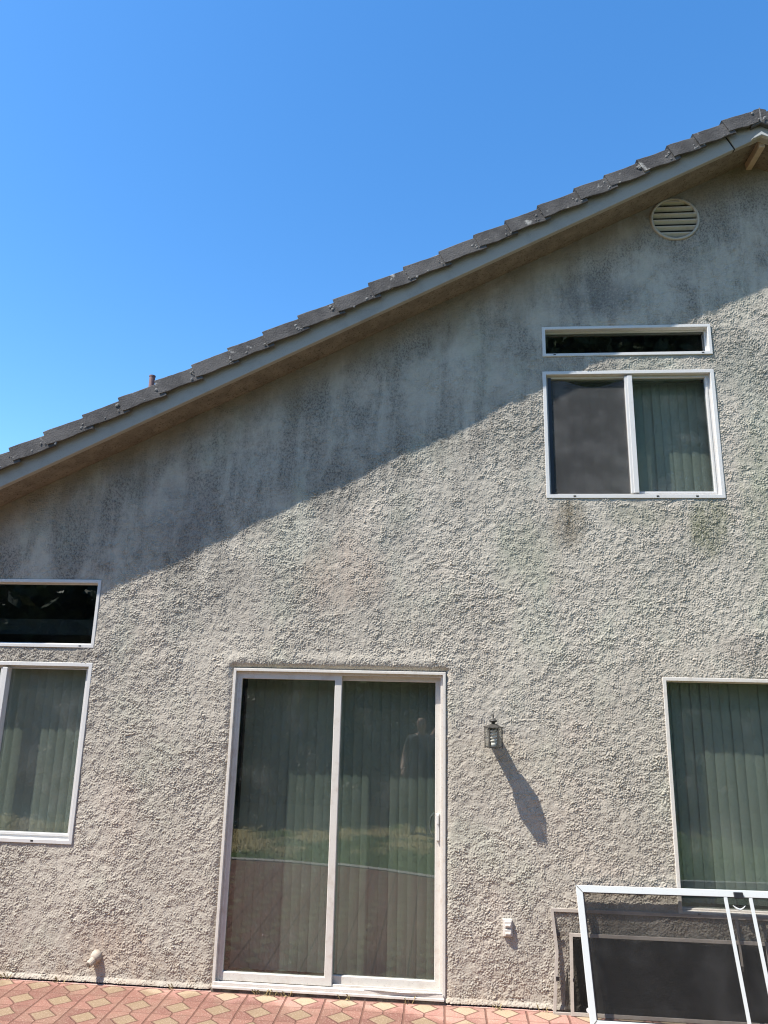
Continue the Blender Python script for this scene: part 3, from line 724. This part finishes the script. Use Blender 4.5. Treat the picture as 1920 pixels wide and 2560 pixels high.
m.prism(q, [p + nrm * .016 for p in q])
m.build('latch', M['black'], big, bevel=.003)
m = MB(); pts = [c + d * (.085 + .022 * math.sin(math.pi * t)) + ux * (-.04 + .075 * t) + nrm * .009 for t in np.linspace(0, 1, 9)]; m.tube(pts, [.0015, .004, .006, .007, .006, .005, .004, .003, .0015], 6); m.build('mesh_tear', M['aluwhite'], big)
a = Vector(lerp(TL, BL, .885)); m = MB(); m.tube([a + nrm * .004 + Vector((-.001, 0, 0)), a + nrm * .012 + Vector((-.001, 0, 0))], .013, 14); m.build('roller', M['white'], big)

sec = empty('window_screen', (1.40, -.05, .03), 'tan framed window screen with dense dark mesh, behind the screen door', 'screen', 'loose screens leaning on the wall')
TL2, TR2, BL2, BR2 = (.806, -.014, .467), (2.02, -.014, .470), (.790, -.060, .022), (2.015, -.060, .022)
m = MB(); inner, nrm = lean_frame(m, TL2, TR2, BL2, BR2, .020, .009); m.build('screen_frame', M['alutan'], sec, bevel=.001)
iv = [Vector(p) + nrm * .003 for p in inner]
m = MB(); m.prism(iv, [p + nrm * .001 for p in iv]); m.build('screen_mesh', M['densemesh'], sec)
m = MB(); q = [(.788, -.047, .040), (.760, -.040, .040), (.768, -.028, .19), (.786, -.032, .26)]; m.prism(q, [(p[0], p[1] - .001, p[2]) for p in q]); m.build('loose_mesh', M['densemesh'], sec)
m = MB(); m.box(.812, .824, -.052, -.045, .205, .222); m.build('clip', M['black'], sec)

bent = empty('window_screen', (1.6, -.05, .03), 'larger tan window screen with a buckled left side, rearmost of the leaning screens', 'screen', 'loose screens leaning on the wall')
T0, B1, B0 = (.702, -.008, .594), (.724, -.020, .362), (.693, -.050, .024); TR3, BR3 = (2.52, -.008, .600), (2.52, -.050, .022)
m = MB(); bar(m, T0, B1, .020, .009); bar(m, lerp(B1, B0, -.012), B0, .020, .0085); bar(m, lerp(T0, TR3, -.004), TR3, .020, .0095); bar(m, lerp(B0, BR3, -.004), lerp(B0, BR3, 1.003), .020, .0095); bar(m, TR3, BR3, .020, .009)
m.build('screen_frame', M['alutan'], bent, bevel=.001)
q = [(.705, -.008, .584), (.727, -.019, .362), (.697, -.048, .034), (2.51, -.048, .034), (2.51, -.008, .588)]
m = MB(); m.prism(q, [(p[0], p[1] - .001, p[2]) for p in q]); m.build('screen_mesh', M['lightmesh'], bent)
m = MB(); bar(m, (1.842, -.012, .588), (1.852, -.048, .034), .014, .007); m.build('middle_bar', M['alutan'], bent)
for p in ((.737, -.020, .458), (.721, -.038, .212)):
    m = MB(); m.box(p[0] - .011, p[0] + .011, p[1] - .004, p[1] + .004, p[2] - .011, p[2] + .011); m.build('clip', M['black'], bent)

# ------------------------------------------------------------------ ground
def sheet(name, pts, z, mat, kind='structure'):
    me = bpy.data.meshes.new(name); me.from_pydata([(x, y, z) for x, y in pts], [], [tuple(range(len(pts)))]); return tag(link(name, me, mat), kind=kind)
sheet('ground', [(-400, -400), (400, -400), (400, 400), (-400, 400)], -.06, M['soil'])
sheet('lawn', [(-14, -7.4), (14, -7.4), (14, .2), (-14, .2)], .0, M['lawn'])
def edge(x): return -3.36 + .0 * x + (.13 * (x + 2.35)**2 * .75 if x > -2.35 else .02 * (x + 2.35)**2) if x < 2.2 else -1.35
ex = np.linspace(-9, 9, 80)
pm = MB(); pts = [(x, min(edge(x), -.9)) for x in ex]
pm.prism([(x, y, -.08) for x, y in pts] + [(9, .02, -.08), (-9, .02, -.08)], [(x, y, .02) for x, y in pts] + [(9, .02, .02), (-9, .02, .02)])
tag(pm.build('patio', M['patio']), kind='structure')
cm = MB()
for (xa, ya), (xb, yb) in zip(pts[:-1], pts[1:]):
    cm.prism([(xa, ya - .003, -.05), (xa, ya - .09, -.05), (xa, ya - .09, .03), (xa, ya - .003, .03)], [(xb, yb - .003, -.05), (xb, yb - .09, -.05), (xb, yb - .09, .03), (xb, yb - .003, .03)])
tag(cm.build('patio_kerb', M['curb']), kind='structure')

def grass():
    n = 42000; x = rng.uniform(-7, 6, n); y = rng.uniform(-7.2, -1.6, n)
    ok = y < np.array([min(edge(v), -.9) for v in x]) - .12; x, y = x[ok], y[ok]; n = len(x)
    a = rng.uniform(0, 6.28, n); h = rng.uniform(.015, .05, n); w = rng.uniform(.004, .009, n); lx, ly = rng.normal(0, .03, (2, n))
    v = np.empty((n, 3, 3)); v[:, 0] = np.stack([x - w * np.cos(a), y - w * np.sin(a), np.zeros(n)], -1); v[:, 1] = np.stack([x + w * np.cos(a), y + w * np.sin(a), np.zeros(n)], -1); v[:, 2] = np.stack([x + lx, y + ly, h], -1)
    me = bpy.data.meshes.new('grass'); me.from_pydata(v.reshape(-1, 3).tolist(), [], np.arange(n * 3).reshape(-1, 3).tolist())
    tag(link('grass', me, M['lawn']), 'short patchy green and dry yellow lawn grass', 'grass', kind='stuff')
grass()

# ------------------------------------------------------------------ trees of the garden (seen mirrored in the panes)
def tree(loc, H, R, n, mat, label, group, base=.28, name='leafy_tree', leaf=.13):
    r = random.Random(int(abs(loc[0] * 97 + loc[1] * 31)) + n)
    root = empty(name, loc, label, 'tree', group); x, y, z = loc
    m = MB(); top = (x + r.uniform(-.3, .3), y + r.uniform(-.2, .2), z + H * .8)
    m.tube([(x, y, z - .1), (x + r.uniform(-.1, .1), y, z + H * .3), top], [.035 * H * .6, .024 * H * .6, .006 * H], 9)
    cl = []
    for k in range(44):
        t = r.uniform(base, 1.); a = r.uniform(0, 6.28); rr = R * math.sin(math.pi * min(1, max(.08, (t - base + .12) / (1.14 - base))))**.7 * r.uniform(.35, 1)
        c = (x + rr * math.cos(a), y + rr * math.sin(a), z + H * t * .97); cl.append((c, r.uniform(.24, .48) * R))
        if k < 10: m.tube([(x, y, z + H * max(.2, t - .25)), lerp((x, y, z + H * max(.2, t - .25)), c, .6), c], [.05, .03, .012], 6)
    m.build('trunk', M['bark'], root)
    vs = np.empty((n, 4, 3)); rg = np.random.default_rng(n + int(abs(x) * 10))
    for i in range(n):
        c, q = cl[rg.integers(len(cl))]; d = rg.normal(0, 1, 3); d /= np.linalg.norm(d); p = np.array(c) + d * q * rg.uniform(.35, 1.05) * np.array((1, 1, .75))
        a = rg.normal(0, 1, 3); a /= np.linalg.norm(a); b = np.cross(a, rg.normal(0, 1, 3)); b /= np.linalg.norm(b); s = leaf * rg.uniform(.6, 1.3)
        vs[i] = [p - a * s, p + b * s * .45, p + a * s, p - b * s * .45]
    me = bpy.data.meshes.new('crown'); me.from_pydata(vs.reshape(-1, 3).tolist(), [], np.arange(n * 4).reshape(-1, 4).tolist()); link('crown', me, mat, root)
    return root
g = 'garden trees beyond the lawn'
tl = 'dark leafy tree beyond the lawn, mirrored in the window panes'
for (x, y, H, R, n, k) in ((-6.4, -8.2, 5.2, 1.9, 8000, 0), (-3.6, -8.0, 4.6, 1.7, 8000, 0), (-.9, -8.4, 4.9, 1.8, 8000, 1), (2.6, -8.6, 9.9, 1.5, 7500, 1), (4.9, -10.6, 9.6, 1.8, 8000, 0), (4.0, -9.2, 11.9, 1.9, 10500, 1), (5.6, -8.7, 11.0, 1.9, 10500, 1), (8.4, -8.4, 5.4, 2.0, 7000, 0), (-9.2, -8.4, 5.0, 2.0, 7000, 0)):
    tree((x, y, -.05), H, R, n, M['leaf_mid' if k else 'leaf_dark'], tl, g, .06, leaf=.19)
tree((-4.6, -6.9, -.05), 3.6, 1.1, 2600, M['leaf_red'], 'small dark red leaved tree at the back of the lawn', None, .25, 'red_leaf_tree', .09)
for i, x in enumerate(np.linspace(-9, 9, 12)):
    tree((x + rnd.uniform(-.2, .2), -7.5 + rnd.uniform(-.2, .2), -.05), 2.3 + rnd.uniform(-.3, .4), 1.0, 3000, M['leaf_dark'], 'dense dark shrub along the back of the lawn', 'shrubs along the back of the lawn', .05, 'garden_shrub', .11)

# ------------------------------------------------------------------ the person holding the phone (mirrored in the sliding door)
def skin_mesh(chains):
    """chains: lists of (point, radius); chains may share points to branch"""
    me = bpy.data.meshes.new('body'); idx = {}; vs = []; rs = []; es = []
    for ch in chains:
        prev = None
        for p, r in ch:
            k = tuple(round(c, 4) for c in p)
            if k not in idx: idx[k] = len(vs); vs.append(p); rs.append(r if isinstance(r, tuple) else (r, r))
            if prev is not None: es.append((prev, idx[k]))
            prev = idx[k]
    me.from_pydata(vs, es, []); o = bpy.data.objects.new('tmp', me); S.collection.objects.link(o)
    md = o.modifiers.new('s', 'SKIN'); md.use_smooth_shade = True
    seen = set()
    for i, r in enumerate(rs): me.skin_vertices[0].data[i].radius = r
    for ch in chains:
        k = idx[tuple(round(c, 4) for c in ch[0][0])]
        me.skin_vertices[0].data[k].use_root = True
    sb = o.modifiers.new('b', 'SUBSURF'); sb.levels = 2; sb.render_levels = 2
    dg = bpy.context.evaluated_depsgraph_get(); r = bpy.data.meshes.new_from_object(o.evaluated_get(dg)); bpy.data.objects.remove(o); r.shade_smooth(); return r
PX, PY = -.30, -5.31
def q(x, y, z): return (PX + x, PY + y, z * .885)
def qa(x, y, z): return (PX + x, PY + y, z)
pel = (q(0, 0, .95), (.155, .11))
body = [[pel, (q(0, .005, 1.10), (.135, .095)), (q(0, 0, 1.27), (.165, .11)), (q(0, -.01, 1.39), (.15, .09)), (q(0, .0, 1.47), (.06, .06)), (q(0, .02, 1.53), (.055, .058)), (q(0, .045, 1.60), (.072, .088)), (q(0, .045, 1.68), (.075, .092)), (q(0, .03, 1.735), (.05, .06))],
        [(q(0, .1, 1.605), .02), (q(0, .145, 1.60), .012)]]
for s_ in (-1, 1):
    body.append([pel, (q(.09 * s_, 0, .86), (.09, .1)), (q(.10 * s_, .02, .50), (.062, .066)), (q(.10 * s_, -.01, .30), (.058, .062)), (q(.10 * s_, -.02, .09), .042), (q(.11 * s_, .05, .045), (.042, .035)), (q(.115 * s_, .16, .03), (.04, .025))])
sh = body[0][3]
def hand(P, fwd, up, r0, side, wrist):
    out = []; P, fwd, up = Vector(P), Vector(fwd).normalized(), Vector(up).normalized(); sd = fwd.cross(up).normalized() * side
    for i, (o_, ln) in enumerate(((-.030, .068), (-.010, .078), (.010, .073), (.029, .058))):
        b = P + sd * o_ + fwd * .02; out.append([(tuple(b), .0095), (tuple(b + fwd * ln * .5 + up * .004), .0085), (tuple(b + fwd * ln * .85 + up * .022), .0078), (tuple(b + fwd * ln * .9 + up * .042), .0065)])
    b = P - sd * .03 - fwd * .02; out.append([(tuple(b), .011), (tuple(b - sd * .025 + fwd * .025 + up * .012), .0095), (tuple(b - sd * .030 + fwd * .05 + up * .026), .0075)])
    return out
body.append([sh, (q(.16, 0, 1.40), .068), (qa(.275, -.02, 1.46), .044), (qa(.315, .02, 1.62), .040), (qa(.318, .07, 1.80), .029), (qa(.315, .085, 1.86), (.036, .02)), (qa(.31, .09, 1.915), (.036, .018))])
body.append([sh, (q(-.16, 0, 1.40), .068), (q(-.23, -.05, 1.15), .047), (q(-.25, .03, 1.03), .041), (q(-.26, .13, .97), .029), (q(-.26, .17, .955), (.034, .018)), (q(-.26, .215, .94), (.034, .016))])
body += hand(qa(.31, .09, 1.915), (0, .15, 1), (-.3, 1, 0), 0, 1, None) + hand(q(-.26, .215, .94), (.1, 1, -.3), (.9, 0, -.4), 0, 1, None)
person = empty('person', (PX, PY, 0), 'person in a grey shirt and dark trousers holding a phone up with one hand', 'person')
bme = skin_mesh(body); bo = link('body', bme, M['skin'], None); bo.parent = person; bme.transform(Matrix.Translation((-PX, -PY, 0)))
bme.materials.append(M['shirt']); bme.materials.append(M['trousers']); bme.materials.append(M['black'])
for p in bme.polygons:
    c = p.center; ax = abs(c.x)
    if c.z < .07: p.material_index = 3
    elif c.z < .87 and ax < .215: p.material_index = 2
    elif c.z < 1.305 and ax < .23 and c.z > .8 and not (c.x < -.2 and c.z < 1.06): p.material_index = 1
hm = MB()
hm.lathe(PX, PY + .03, [(.084, 1.465), (.093, 1.50), (.088, 1.54), (.062, 1.572), (.02, 1.585)], 16)
h = hm.build('hair', M['hair'], person, smooth=True)
for v in h.data.vertices:
    if v.co.y > .07 and v.co.z < 1.51: v.co.z += .05
    v.co.y = (v.co.y - .03) * 1.12 + .02
for s_ in (-1, 1):
    m = MB(); m.lathe(PX + .030 * s_, PY + .127, [(.002, 1.443), (.010, 1.447), (.010, 1.453), (.002, 1.457)], 10); m.build('eye', M['dark'], person)
ph = MB(); ph.box(-.062, .020, -5.162, -5.154, 1.90, 2.045)
o = ph.build('phone', M['black'], None, bevel=.002, org=(-.02, -5.158, 1.9)); tag(o, 'black phone held up in the raised hand', 'phone')

# dry grass tufts in the joint below the door
def tufts():
    v = []; f = []
    for cx in (-1.19, -1.12, -1.06, -.98, -.62, -.20, -2.5, -1.75, .35, .62, -2.9):
        for _ in range(rnd.randint(4, 9)):
            x = cx + rnd.uniform(-.035, .035); y = -.024 + rnd.uniform(-.008, .004); h = rnd.uniform(.012, .05); k = len(v); lx = rnd.uniform(-.03, .03); ly = rnd.uniform(-.03, .0)
            v += [(x - .0015, y, .018), (x + .0015, y, .018), (x + lx * .5, y + ly * .4, .02 + h * .8), (x + lx, y + ly, .02 + h)]; f += [(k, k + 1, k + 2), (k + 1, k + 3, k + 2)]
    me = bpy.data.meshes.new('dry_grass'); me.from_pydata(v, [], f)
    tag(link('dry_grass', me, M['straw']), 'thin dry grass sprouting from the joint between patio and wall', 'dry grass', kind='stuff')
tufts()
